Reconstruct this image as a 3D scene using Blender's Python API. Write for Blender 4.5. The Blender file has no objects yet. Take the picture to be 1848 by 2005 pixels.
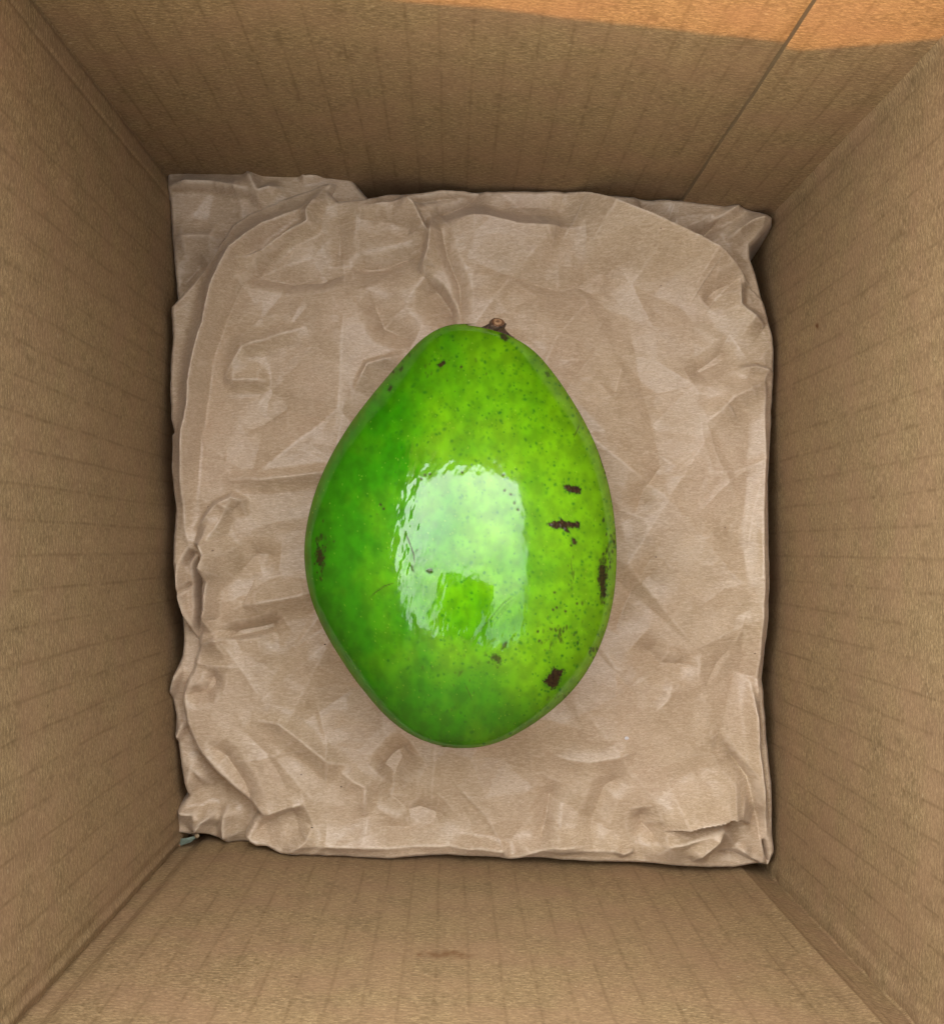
import bpy, math, random
import numpy as np
from mathutils import Vector, Quaternion, Matrix
from mathutils.geometry import delaunay_2d_cdt

random.seed(7)
rng = np.random.default_rng(11)
S = bpy.context.scene
COL = S.collection

# ------------------------------------------------------------------ camera
CAM_H = 0.31                     # lens above the paper level, metres
FPX, CXP, CYP = 1850.0, 924.0, 1002.5
n_cam = Vector((-39, -70, -FPX)).normalized()
QC = n_cam.rotation_difference(Vector((0, 0, -1)))
RC = QC.to_matrix()
RN = np.array(RC)
CAMP = np.array([0, 0, CAM_H])
cam_d = bpy.data.cameras.new('camera')
cam = bpy.data.objects.new('camera', cam_d)
COL.objects.link(cam)
cam.matrix_world = Matrix.Translation((0, 0, CAM_H)) @ RC.to_4x4()
cam_d.sensor_fit = 'HORIZONTAL'
cam_d.sensor_width = 36
cam_d.lens = 36 * FPX / 1848
cam_d.clip_start = 0.005
cam_d.clip_end = 100
cam_d.dof.use_dof = True
cam_d.dof.focus_distance = 0.275
cam_d.dof.aperture_fstop = 70
S.camera = cam

# ------------------------------------------------------------------ light
SUN_EL, SUN_AZ = math.radians(17.9), math.radians(183)
w = bpy.data.worlds.new('World')
S.world = w
w.use_nodes = True
nt = w.node_tree
nt.nodes.clear()
sky = nt.nodes.new('ShaderNodeTexSky')
sky.sky_type = 'NISHITA'
sky.sun_disc = False
sky.sun_elevation = SUN_EL
sky.sun_rotation = SUN_AZ
sky.air_density = 1.0
sky.dust_density = 3.0
sky.ozone_density = 0.6
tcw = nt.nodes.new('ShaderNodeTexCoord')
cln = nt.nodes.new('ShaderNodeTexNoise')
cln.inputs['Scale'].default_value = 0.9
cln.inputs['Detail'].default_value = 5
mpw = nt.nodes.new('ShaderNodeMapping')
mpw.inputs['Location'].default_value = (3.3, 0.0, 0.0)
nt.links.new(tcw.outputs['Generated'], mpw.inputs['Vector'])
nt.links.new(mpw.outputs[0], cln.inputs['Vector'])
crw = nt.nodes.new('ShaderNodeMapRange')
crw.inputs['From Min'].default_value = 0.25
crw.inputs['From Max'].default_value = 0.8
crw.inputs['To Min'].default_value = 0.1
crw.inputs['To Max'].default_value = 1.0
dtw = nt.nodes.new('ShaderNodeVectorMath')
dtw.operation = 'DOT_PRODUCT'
dtw.inputs[1].default_value = (-0.36, 0.62, 0.0)  # cloud cover leans this way, added for light from one side
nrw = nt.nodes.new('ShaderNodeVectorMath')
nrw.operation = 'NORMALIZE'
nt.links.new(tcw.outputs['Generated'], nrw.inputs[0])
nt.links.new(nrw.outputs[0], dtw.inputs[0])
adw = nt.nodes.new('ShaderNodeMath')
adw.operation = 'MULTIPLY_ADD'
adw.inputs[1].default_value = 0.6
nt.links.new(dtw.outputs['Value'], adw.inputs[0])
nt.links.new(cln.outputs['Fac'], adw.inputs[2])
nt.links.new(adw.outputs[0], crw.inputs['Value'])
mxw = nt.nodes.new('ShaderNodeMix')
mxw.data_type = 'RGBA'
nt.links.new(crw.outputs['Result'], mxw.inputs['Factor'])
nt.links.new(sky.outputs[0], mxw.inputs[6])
mxw.inputs[7].default_value = (21.0, 20.8, 21.0, 1)      # added unseen cloud bank, thickened on one side to light the paper folds
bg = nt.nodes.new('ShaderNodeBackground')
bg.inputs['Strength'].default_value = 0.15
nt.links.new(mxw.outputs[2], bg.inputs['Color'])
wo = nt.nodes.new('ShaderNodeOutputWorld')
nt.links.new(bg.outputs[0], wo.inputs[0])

sun_d = bpy.data.lights.new('sun', 'SUN')
sun_d.energy = 2.0
sun_d.angle = math.radians(0.6)
sun_d.color = (0.90, 0.42, 0.13)
sun = bpy.data.objects.new('sun', sun_d)
COL.objects.link(sun)
sd = Vector((math.sin(SUN_AZ) * math.cos(SUN_EL), math.cos(SUN_AZ) * math.cos(SUN_EL), math.sin(SUN_EL)))
sun.rotation_euler = sd.to_track_quat('Z', 'Y').to_euler()

S.view_settings.view_transform = 'Standard'
S.view_settings.look = 'None'
S.view_settings.gamma = 1
S.view_settings.exposure = 0.86
S.cycles.max_bounces = 10
S.cycles.diffuse_bounces = 6
S.cycles.use_denoising = True


# ------------------------------------------------------------------ maths
def at(px, py, z):
    """point of the world at height z seen at picture point (px, py)"""
    d = RN @ np.array([px - CXP, CYP - py, -FPX])
    t = (z - CAM_H) / d[2]
    return CAMP + d * t


def proj(P):
    """world points (n,3) -> picture points (n,2)"""
    c = (P - CAMP) @ RN
    return np.stack([CXP + FPX * c[:, 0] / -c[:, 2], CYP - FPX * c[:, 1] / -c[:, 2]], 1)


def perlin(x, y, seed=0):
    r = np.random.default_rng(seed)
    ang = r.random((256, 256)) * 2 * np.pi
    gx, gy = np.cos(ang), np.sin(ang)
    xi, yi = np.floor(x).astype(int), np.floor(y).astype(int)
    xf, yf = x - xi, y - yi
    u = xf * xf * xf * (xf * (xf * 6 - 15) + 10)
    v = yf * yf * yf * (yf * (yf * 6 - 15) + 10)

    def g(i, j):
        a, b = (xi + i) & 255, (yi + j) & 255
        return gx[a, b] * (xf - i) + gy[a, b] * (yf - j)
    return (g(0, 0) * (1 - u) + g(1, 0) * u) * (1 - v) + (g(0, 1) * (1 - u) + g(1, 1) * u) * v


def fbm(x, y, oct=4, seed=0, gain=0.5):
    s, a = 0, 1.0
    for o in range(oct):
        s = s + a * perlin(x * 2 ** o + 17.3 * o, y * 2 ** o + 5.1 * o, seed + o)
        a *= gain
    return s


def poly_sdf(px, py, poly):
    """signed distance (positive inside)"""
    d2 = np.full(px.shape, 1e18)
    inside = np.zeros(px.shape, bool)
    n = len(poly)
    for i in range(n):
        ax, ay = poly[i]
        bx, by = poly[(i + 1) % n]
        ex, ey = bx - ax, by - ay
        t = np.clip(((px - ax) * ex + (py - ay) * ey) / (ex * ex + ey * ey + 1e-9), 0, 1)
        dx, dy = px - ax - t * ex, py - ay - t * ey
        d2 = np.minimum(d2, dx * dx + dy * dy)
        c = ((ay > py) != (by > py)) & (px < (bx - ax) * (py - ay) / (by - ay + 1e-12) + ax)
        inside ^= c
    d = np.sqrt(d2)
    return np.where(inside, d, -d)


def fold(px, py, pts, amp, wa, wb, p=1.6):
    """crease along pts. wa: width on the below/left side, wb: above/right side"""
    pts = np.array(pts, float)
    best = np.full(px.shape, 1e9)
    side = np.ones(px.shape)
    tt = np.zeros(px.shape)
    L = np.concatenate([[0], np.cumsum(np.hypot(*(pts[1:] - pts[:-1]).T))])
    for i in range(len(pts) - 1):
        ax, ay = pts[i]
        bx, by = pts[i + 1]
        ex, ey = bx - ax, by - ay
        l2 = ex * ex + ey * ey
        t = np.clip(((px - ax) * ex + (py - ay) * ey) / l2, 0, 1)
        dx, dy = px - ax - t * ex, py - ay - t * ey
        d = np.hypot(dx, dy)
        c = ex * (py - ay) - ey * (px - ax)
        m = d < best
        best = np.where(m, d, best)
        side = np.where(m, np.where(c >= 0, 1, -1), side)
        tt = np.where(m, (L[i] + t * math.sqrt(l2)) / L[-1], tt)
    wid = np.where(side > 0, wa, wb)
    taper = np.clip(np.minimum(tt, 1 - tt) * 4 + 0.04, 0, 1)
    prof = np.clip(1 - best / wid, 0, 1) ** (1.35 + (p - 1) * 0.8)
    return amp * 1e-3 * prof * taper


def facets(px, py, cell, amp, seed, stretch=1.0):
    """piecewise flat crumple: random heights on a jittered triangulation"""
    r = np.random.default_rng(seed)
    x0, x1, y0, y1 = px.min() - 2 * cell, px.max() + 2 * cell, py.min() - 2 * cell, py.max() + 2 * cell
    nx, ny = int((x1 - x0) / cell) + 1, int((y1 - y0) / cell) + 1
    P = []
    for i in range(nx + 1):
        for j in range(ny + 1):
            P.append((x0 + (i + r.uniform(-.45, .45)) * cell, y0 + (j + r.uniform(-.45, .45)) * cell))
    v, e, f, *_ = delaunay_2d_cdt([Vector(q) for q in P], [], [], 0, 1e-6)
    v = np.array([tuple(q) for q in v])
    z = r.normal(0, 1, len(v)) * amp * 1e-3
    out = np.zeros(px.shape)
    # px, py are nearly regular grids: bucket by row/col ranges
    X0, Y0 = px[0, 0], py[0, 0]
    sx = (px[0, -1] - px[0, 0]) / (px.shape[1] - 1)
    sy = (py[-1, 0] - py[0, 0]) / (py.shape[0] - 1)
    for t in f:
        a, b, c = v[t[0]], v[t[1]], v[t[2]]
        mnx, mxx = min(a[0], b[0], c[0]), max(a[0], b[0], c[0])
        mny, mxy = min(a[1], b[1], c[1]), max(a[1], b[1], c[1])
        ci = sorted([(mnx - X0) / sx, (mxx - X0) / sx])
        ri = sorted([(mny - Y0) / sy, (mxy - Y0) / sy])
        c0, c1 = max(0, int(ci[0]) - 12), min(px.shape[1], int(ci[1]) + 14)
        r0, r1 = max(0, int(ri[0]) - 12), min(px.shape[0], int(ri[1]) + 14)
        if c0 >= c1 or r0 >= r1:
            continue
        X, Y = px[r0:r1, c0:c1], py[r0:r1, c0:c1]
        den = (b[1] - c[1]) * (a[0] - c[0]) + (c[0] - b[0]) * (a[1] - c[1])
        if abs(den) < 1e-9:
            continue
        l0 = ((b[1] - c[1]) * (X - c[0]) + (c[0] - b[0]) * (Y - c[1])) / den
        l1 = ((c[1] - a[1]) * (X - c[0]) + (a[0] - c[0]) * (Y - c[1])) / den
        l2 = 1 - l0 - l1
        m = (l0 >= -1e-6) & (l1 >= -1e-6) & (l2 >= -1e-6)
        val = l0 * z[t[0]] + l1 * z[t[1]] + l2 * z[t[2]]
        o = out[r0:r1, c0:c1]
        o[m] = val[m]
    return out


def blur(a, n):
    for _ in range(n):
        b = np.pad(a, 1, mode='edge')
        a = (b[1:-1, :-2] + 2 * b[1:-1, 1:-1] + b[1:-1, 2:]) / 4
        b = np.pad(a, 1, mode='edge')
        a = (b[:-2, 1:-1] + 2 * b[1:-1, 1:-1] + b[2:, 1:-1]) / 4
    return a


# ------------------------------------------------------------------ mesh helpers
def empty(name, loc=(0, 0, 0), label=None, cat=None):
    o = bpy.data.objects.new(name, None)
    o.location = loc
    o.empty_display_size = 0.02
    COL.objects.link(o)
    if label:
        o['label'] = label
        o['category'] = cat
    return o


def mesh_np(name, V, F, mat, parent=None, smooth=True, attrs=None, uv=None):
    """V (n,3) in world space, F (m,4) or (m,3) int arrays"""
    me = bpy.data.meshes.new(name)
    V = np.asarray(V, np.float32)
    off = np.array(parent.matrix_basis.translation) if parent else np.zeros(3)
    V = V - off.astype(np.float32)
    F = np.asarray(F, np.int32)
    k = F.shape[1]
    me.vertices.add(len(V))
    me.vertices.foreach_set('co', V.ravel())
    me.loops.add(F.size)
    me.loops.foreach_set('vertex_index', F.ravel())
    me.polygons.add(len(F))
    me.polygons.foreach_set('loop_start', np.arange(0, F.size, k, dtype=np.int32))
    me.polygons.foreach_set('loop_total', np.full(len(F), k, np.int32))
    me.update(calc_edges=True)
    me.polygons.foreach_set('use_smooth', np.full(len(F), smooth))
    if attrs:
        for an, a in attrs.items():
            a = np.asarray(a, np.float32)
            if a.ndim == 1:
                at_ = me.attributes.new(an, 'FLOAT', 'POINT')
                at_.data.foreach_set('value', a)
            else:
                at_ = me.attributes.new(an, 'FLOAT_COLOR', 'POINT')
                at_.data.foreach_set('color', np.concatenate([a, np.ones((len(a), 1), np.float32)], 1).ravel())
    if uv is not None:
        l = me.uv_layers.new(name='UVMap')
        l.data.foreach_set('uv', np.asarray(uv, np.float32)[F.ravel()].ravel())
    me.materials.append(mat)
    me.validate()
    o = bpy.data.objects.new(name, me)
    COL.objects.link(o)
    if parent:
        o.parent = parent
    return o


def grid_faces(nr, nc, wrap=False):
    i = np.arange(nr - 1)[:, None]
    j = np.arange(nc if wrap else nc - 1)[None, :]
    j2 = (j + 1) % nc
    a = i * nc + j
    b = i * nc + j2
    c = (i + 1) * nc + j2
    d = (i + 1) * nc + j
    return np.stack([a.ravel(), b.ravel(), c.ravel(), d.ravel()], 1)


# ------------------------------------------------------------------ node helpers
class NT:
    def __init__(s, name):
        s.m = bpy.data.materials.new(name)
        s.m.use_nodes = True
        s.t = s.m.node_tree
        s.t.nodes.clear()
        s.out = s.t.nodes.new('ShaderNodeOutputMaterial')
        s.p = s.t.nodes.new('ShaderNodeBsdfPrincipled')
        s.t.links.new(s.p.outputs[0], s.out.inputs[0])

    def set(s, k, v):
        i = s.p.inputs[k]
        if hasattr(v, 'links'):
            s.t.links.new(v, i)
        else:
            i.default_value = v

    def n(s, typ, **kw):
        nd = s.t.nodes.new(typ)
        for k, v in kw.items():
            setattr(nd, k, v)
        return nd

    def lk(s, a, b):
        if hasattr(a, 'links'):
            s.t.links.new(a, b)
        else:
            b.default_value = a

    def math(s, op, a, b=0.0, c=None, clamp=False):
        nd = s.n('ShaderNodeMath', operation=op, use_clamp=clamp)
        s.lk(a, nd.inputs[0])
        s.lk(b, nd.inputs[1])
        if c is not None:
            s.lk(c, nd.inputs[2])
        return nd.outputs[0]

    def noise(s, vec, scale, detail=3, rough=0.55):
        nd = s.n('ShaderNodeTexNoise')
        s.lk(vec, nd.inputs['Vector'])
        nd.inputs['Scale'].default_value = scale
        nd.inputs['Detail'].default_value = detail
        nd.inputs['Roughness'].default_value = rough
        return nd.outputs['Fac']

    def mapv(s, vec, scale=(1, 1, 1), rot=(0, 0, 0), loc=(0, 0, 0)):
        nd = s.n('ShaderNodeMapping')
        s.lk(vec, nd.inputs['Vector'])
        nd.inputs['Scale'].default_value = scale
        nd.inputs['Rotation'].default_value = rot
        nd.inputs['Location'].default_value = loc
        return nd.outputs[0]

    def mr(s, v, a, b, c=0.0, d=1.0, smooth=False):
        nd = s.n('ShaderNodeMapRange')
        if smooth:
            nd.interpolation_type = 'SMOOTHSTEP'
        s.lk(v, nd.inputs['Value'])
        for k, x in (('From Min', a), ('From Max', b), ('To Min', c), ('To Max', d)):
            nd.inputs[k].default_value = x
        return nd.outputs['Result']

    def mix(s, f, a, b, mode='MIX'):
        nd = s.n('ShaderNodeMix', data_type='RGBA', blend_type=mode)
        s.lk(f, nd.inputs['Factor'])
        for v, i in ((a, 6), (b, 7)):
            if hasattr(v, 'links'):
                s.t.links.new(v, nd.inputs[i])
            else:
                nd.inputs[i].default_value = (*v, 1) if len(v) == 3 else v
        return nd.outputs[2]

    def bump(s, h, strength, dist, normal=None):
        nd = s.n('ShaderNodeBump')
        nd.inputs['Strength'].default_value = strength
        nd.inputs['Distance'].default_value = dist
        s.lk(h, nd.inputs['Height'])
        if normal is not None:
            s.lk(normal, nd.inputs['Normal'])
        return nd.outputs[0]


def fibre_stack(k, vec, along='x'):
    """mottled kraft fibres; vec in metres, fibres run along the given axis"""
    s1 = (1, 4.0, 1) if along == 'x' else (4.0, 1, 1)
    s2 = (1, 6.0, 1) if along == 'x' else (6.0, 1, 1)
    a = k.noise(k.mapv(vec, s1), 420, 3, 0.6)
    b = k.noise(k.mapv(vec, s2, loc=(3, 1, 0)), 1100, 2, 0.6)
    c = k.noise(vec, 110, 4, 0.6)
    return a, b, c


def kraft_wall(name):
    k = NT(name)
    uv = k.n('ShaderNodeUVMap', uv_map='UVMap').outputs[0]
    a, b, c = fibre_stack(k, uv, 'x')
    sep = k.n('ShaderNodeSeparateXYZ')
    k.lk(uv, sep.inputs[0])
    u, v = sep.outputs[0], sep.outputs[1]
    warp = k.noise(k.mapv(uv, (1, 0.5, 1)), 45, 2)
    uw = k.math('ADD', u, k.math('MULTIPLY', k.math('SUBTRACT', warp, 0.5), 0.0012))
    fr = k.math('DIVIDE', uw, 0.0079)
    cell = k.math('FLOOR', fr)
    dist = k.math('ABSOLUTE', k.math('SUBTRACT', k.math('FRACT', fr), 0.5))
    line = k.mr(dist, 0.0, 0.09, 1, 0, True)
    wide = k.mr(dist, 0.0, 0.42, 1, 0, True)
    cmb = k.n('ShaderNodeCombineXYZ')
    k.lk(k.math('MULTIPLY', cell, 7.31), cmb.inputs[0])
    k.lk(k.math('MULTIPLY', v, 85.0), cmb.inputs[1])
    dash = k.mr(k.noise(cmb.outputs[0], 1.0, 3, 0.6), 0.37, 0.60, 0.12, 1, True)
    flute = k.math('MULTIPLY', line, dash)
    col = k.mix(k.mr(c, 0.3, 0.7), (0.25, 0.172, 0.092), (0.40, 0.278, 0.15))
    col = k.mix(k.mr(a, 0.42, 0.64, 0, 1.0), col, (0.54, 0.39, 0.225))
    col = k.mix(k.mr(b, 0.36, 0.54, 0.85, 0), col, (0.17, 0.108, 0.052))
    # soft yellow-green / pink blotches of recycled pulp
    d = k.noise(k.mapv(uv, (1, 1.6, 1), loc=(9, 2, 0)), 42, 3)
    col = k.mix(k.mr(d, 0.4, 0.65, 0, 0.35), col, (0.40, 0.235, 0.155))
    col = k.mix(k.math('MULTIPLY', flute, 0.30), col, (0.16, 0.095, 0.045))
    col = k.mix(k.math('MULTIPLY', wide, 0.06), col, (0.16, 0.095, 0.045))
    # flecks
    vo = k.n('ShaderNodeTexVoronoi', feature='F1')
    k.lk(k.mapv(uv, (1, 2.5, 1)), vo.inputs['Vector'])
    vo.inputs['Scale'].default_value = 170
    sepc = k.n('ShaderNodeSeparateColor')
    k.lk(vo.outputs['Color'], sepc.inputs[0])
    dot = k.math('LESS_THAN', vo.outputs['Distance'], 0.085)
    lightf = k.math('MULTIPLY', dot, k.math('GREATER_THAN', sepc.outputs[0], 0.86))
    darkf = k.math('MULTIPLY', dot, k.math('LESS_THAN', sepc.outputs[0], 0.12))
    col = k.mix(k.math('MULTIPLY', lightf, 0.6), col, (0.62, 0.50, 0.34))
    col = k.mix(k.math('MULTIPLY', darkf, 0.6), col, (0.12, 0.06, 0.03))
    # stain attribute painted where the stains are
    st = k.n('ShaderNodeAttribute', attribute_name='stain').outputs['Fac']
    col = k.mix(k.math('MULTIPLY', st, 0.75), col, (0.17, 0.07, 0.025))
    col = k.mix(1.0, col, (0.79, 0.78, 0.715), 'MULTIPLY')
    k.set('Base Color', col)
    k.set('Roughness', 0.78)
    k.set('Specular IOR Level', 0.25)
    h = k.math('ADD', k.math('MULTIPLY', a, 0.6), k.math('MULTIPLY', b, 0.5))
    h = k.math('SUBTRACT', h, k.math('MULTIPLY', flute, 1.0))
    h = k.math('ADD', h, k.math('MULTIPLY', wide, -0.3))
    k.set('Normal', k.bump(h, 0.5, 0.00012))
    return k.m


def paper_mat(name, warm=0.0):
    k = NT(name)
    pos = k.n('ShaderNodeNewGeometry').outputs['Position']
    a, b, c = fibre_stack(k, pos, 'x')
    col = k.mix(k.mr(c, 0.3, 0.7), (0.48, 0.352, 0.23), (0.65, 0.495, 0.35))
    d = k.noise(k.mapv(pos, loc=(0.5, 0.2, 0)), 28, 4)
    col = k.mix(k.mr(d, 0.38, 0.66, 0, 0.5), col, (0.63, 0.45, 0.345))
    col = k.mix(k.mr(a, 0.44, 0.64, 0, 0.8), col, (0.72, 0.57, 0.43))
    col = k.mix(k.mr(b, 0.36, 0.54, 0.7, 0), col, (0.40, 0.27, 0.17))
    ve = k.n('ShaderNodeTexNoise')
    ve.inputs['Scale'].default_value = 3200
    ve.inputs['Detail'].default_value = 1
    k.lk(pos, ve.inputs['Vector'])
    col = k.mix(k.mr(ve.outputs['Fac'], 0.3, 0.7, 0.12, 0), col, (0.30, 0.20, 0.13))
    vo = k.n('ShaderNodeTexVoronoi', feature='F1')
    k.lk(k.mapv(pos, (1, 1.6, 0.4), (0, 0, 0.5)), vo.inputs['Vector'])
    vo.inputs['Scale'].default_value = 150
    sepc = k.n('ShaderNodeSeparateColor')
    k.lk(vo.outputs['Color'], sepc.inputs[0])
    dot = k.math('LESS_THAN', vo.outputs['Distance'], 0.055)
    lightf = k.math('MULTIPLY', dot, k.math('GREATER_THAN', sepc.outputs[0], 0.88))
    darkf = k.math('MULTIPLY', dot, k.math('LESS_THAN', sepc.outputs[0], 0.16))
    col = k.mix(k.math('MULTIPLY', lightf, 0.5), col, (0.80, 0.70, 0.58))
    col = k.mix(k.math('MULTIPLY', darkf, 0.75), col, (0.12, 0.06, 0.035))
    # worn, paler fibre along sharp creases
    wr = k.n('ShaderNodeAttribute', attribute_name='wear').outputs['Fac']
    col = k.mix(k.math('MULTIPLY', wr, 0.75), col, (0.72, 0.58, 0.46))
    col = k.mix(1.0, col, (0.91, 0.925, 0.88), 'MULTIPLY')
    k.set('Base Color', col)
    k.set('Roughness', 0.36)
    k.set('Specular IOR Level', 0.5)
    k.set('Sheen Weight', 0.1)
    h = k.math('ADD', k.math('MULTIPLY', a, 0.7), k.math('MULTIPLY', b, 0.5))
    fine = k.noise(k.mapv(pos, (1, 1, 1), loc=(2, 7, 0)), 260, 4, 0.6)
    h = k.math('ADD', h, k.math('MULTIPLY', fine, 2.0))
    k.set('Normal', k.bump(h, 0.8, 0.00010))
    return k.m


M_WALL = kraft_wall('kraft_cardboard')
M_PAPER = paper_mat('kraft_paper')

# ================================================================== cardboard box
ZB, ZT = -0.040, 0.170          # inner floor and rim heights
TL, TR = at(322, 329, 0)[:2], at(1520, 403, 0)[:2]
BR, BL = at(1525, 1712, 0)[:2], at(341, 1668, 0)[:2]
T = 0.0056                      # board thickness
box = empty('cardboard_box', (0, 0, ZB - T), 'open brown corrugated cardboard box holding brown paper and one green avocado', 'box')


def wall_sheet(name, p0, p1, profile, seed, label=None, zb=ZB, zt=ZT, stains=(), bow=0.0, zt_l=None, nu=260, nv=200):
    """inner face of a wall from corner p0 to p1 (inside lies to the left of p0->p1 seen from above is outward);
    profile: list of (u metres from p0 or negative from p1, inward offset m)"""
    p0, p1 = np.array(p0), np.array(p1)
    L = np.hypot(*(p1 - p0))
    ex = (p1 - p0) / L
    nin = np.array([ex[1], -ex[0]])            # travelling clockwise seen from above: inside on the right
    EX = 0.0035
    us = np.linspace(-EX, L + EX, nu)
    keys = sorted([(u if u >= 0 else L + u, o) for u, o in profile])
    us = np.unique(np.concatenate([us, [q[0] for q in keys]]))
    nu = len(us)
    offs = np.interp(us, [q[0] for q in keys], [q[1] for q in keys])
    vs = np.linspace(zb, zt, nv)
    U, Vv = np.meshgrid(us, vs)
    if zt_l is not None:
        Vv = zb + (Vv - zb) * (np.interp(U / L, [0, 0.19, 1], zt_l) - zb) / (zt - zb)  # unseen rim bent to shape the shadow line cast on the rear wall
    edge = np.clip(np.minimum(U, L - U) / 0.02, 0, 1)
    O = offs[None, :] + 0.0011 * fbm(U * 14, Vv * 9 + seed, 3, seed) * edge
    O = O + 0.00022 * fbm(U * 120, Vv * 30, 2, seed + 5)
    O = O + bow * np.sin(np.pi * U / L)
    # creased corner folds wander a little
    near = np.exp(-np.minimum(U, L - U) / 0.005)
    O = O + 0.00045 * near * fbm(Vv * 120 + seed, U * 20, 3, seed + 9)
    X = p0[0] + ex[0] * U + nin[0] * O
    Y = p0[1] + ex[1] * U + nin[1] * O
    Vin = np.stack([X, Y, Vv], -1).reshape(-1, 3)
    nr, nc = nv, nu
    F = grid_faces(nr, nc)
    # outer face (flat) and rim
    outp = lambda uu, zz: np.array([p0[0] + ex[0] * uu - nin[0] * T, p0[1] + ex[1] * uu - nin[1] * T, zz])
    topo = [outp(uu, zz) for uu, zz in zip(us, Vv[-1])]
    boto = [outp(uu, zb) for uu in us]
    n0 = len(Vin)
    Vall = np.concatenate([Vin, topo, boto])
    j = np.arange(nc - 1)
    ti = (nr - 1) * nc + j
    F2 = np.stack([ti, ti + 1, n0 + j + 1, n0 + j], 1)
    F3 = np.stack([n0 + j, n0 + j + 1, n0 + nc + j + 1, n0 + nc + j], 1)
    Fall = np.concatenate([F, F2, F3])
    uvU = np.concatenate([U.ravel(), us, us]) + seed * 0.37
    uvV = np.concatenate([Vv.ravel(), np.full(nc, zt), np.full(nc, zb)])
    st = np.zeros(len(Vall))
    P = proj(Vall)
    for (sx, sy, rx, ry, amt) in stains:
        q = ((P[:, 0] - sx) / rx) ** 2 + ((P[:, 1] - sy) / ry) ** 2
        nz = fbm(P[:, 0] / 14, P[:, 1] / 7, 3, 31)
        st = np.maximum(st, amt * np.clip(1.15 - q + nz * 1.6, 0, 1) * (q < 3))
    o = mesh_np(name, Vall, Fall, M_WALL, box, True, {'stain': st}, np.stack([uvU, uvV], 1))
    if label:
        o['label'] = label
    return o


# corners clockwise as seen in the picture: TL -> TR -> BR -> BL
wall_sheet('wall', TL, TR, [(0, 0), (-0.006, 0), (-0.0005, 0.0)], 1, 'rear wall with a sunlit strip and the glued seam', bow=-0.0022)
wall_sheet('wall', TR, BR, [(0, 0.0), (0.004, 0), (-0.012, 0.0), (-0.0035, 0.0004), (-0.0008, 0.0012), (0, 0.0012)], 2,
           'right wall with a small dark nick', stains=[(1600, 640, 2.0, 3.6, 3.0)], bow=-0.0018)
wall_sheet('wall', BR, BL, [(0, -0.0024), (0.0015, -0.0022), (0.0098, -0.0003), (0.0112, 0.0004), (0.014, 0), (-0.006, 0), (-0.0035, -0.0012), (0, -0.0012)], 3,
           'front wall with a faint brown stain', zt_l=(0.1815, 0.1685, 0.1785), stains=[(868, 1869, 52, 7, 0.85), (900, 1872, 30, 9, 0.5)])
wall_sheet('wall', BL, TL, [(0, -0.0006), (0.0014, 0.0), (0.0036, -0.0004), (0.0055, 0), (-0.0085, 0), (-0.0076, -0.0004), (-0.0066, 0.0), (-0.002, -0.0003), (-0.0008, -0.0009), (0, -0.0012)], 4,
           'left wall creased beside both corners', bow=-0.0026)

# the glued seam tab on the rear wall: a second layer of board, cut edge to the left
k = NT('cut_board_edge')
uvn = k.n('ShaderNodeUVMap', uv_map='UVMap').outputs[0]
wv = k.n('ShaderNodeTexWave', wave_type='BANDS', bands_direction='Y')
k.lk(uvn, wv.inputs['Vector'])
wv.inputs['Scale'].default_value = 55
wv.inputs['Distortion'].default_value = 2.5
k.set('Base Color', k.mix(wv.outputs['Fac'], (0.12, 0.08, 0.035), (0.26, 0.18, 0.09)))
k.set('Roughness', 0.85)
M_EDGE = k.m
exw = (TR - TL) / np.hypot(*(TR - TL))
nin = np.array([exw[1], -exw[0]])
seam = at(1337, 385, 0)[:2]
us = float(np.dot(seam - TL, exw))
L = float(np.hypot(*(TR - TL)))
nu, nv = 90, 200
TH = 0.0016
u = np.linspace(us, L + 0.0004, nu)
v = np.linspace(ZB + 0.0005, ZT - 0.0012, nv)
U, Vv = np.meshgrid(u, v)
wob = 0.0004 * fbm(Vv * 25, Vv * 0 + 3.3, 3, 77) * (U == us)
Uw = U + wob + 0.012 * (ZT - Vv) * 0 * (U - us)
O = TH - 0.0022 * np.sin(np.pi * U / L) + 0.0014 * ((U - us) / (L - us)) * 0.2 + 0.0004 * fbm(U * 25, Vv * 14, 3, 21) - 0.0003 * np.exp(-(U - us) / 0.0008) * (0.4 + 0.3 * np.sin(Vv * 400))
V1 = np.stack([TL[0] + exw[0] * Uw + nin[0] * O, TL[1] + exw[1] * Uw + nin[1] * O, Vv], -1).reshape(-1, 3)
mesh_np('seam_tab', V1, grid_faces(nv, nu), M_WALL, box, True, {'stain': np.zeros(len(V1))}, np.stack([U.ravel() + 0.91, Vv.ravel() + 0.3], 1))['label'] = 'narrow overlapping glued flap along the rear right corner'
# cut edge strip
cols = []
for kk, off in enumerate(np.linspace(0, 1, 4)):
    uu = Uw[:, 0]
    oo = O[:, 0] * (1 - off) - (0.0006 + 0.0022) * off
    cols.append(np.stack([TL[0] + exw[0] * uu + nin[0] * oo, TL[1] + exw[1] * uu + nin[1] * oo, v], -1))
V2 = np.stack(cols, 1).reshape(-1, 3)
uv2 = np.stack([np.tile(np.linspace(0, 1, 4), nv), np.repeat(v, 4) * 10], 1)
mesh_np('cut_edge', V2, grid_faces(nv, 4), M_EDGE, box, True, None, uv2)

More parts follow.
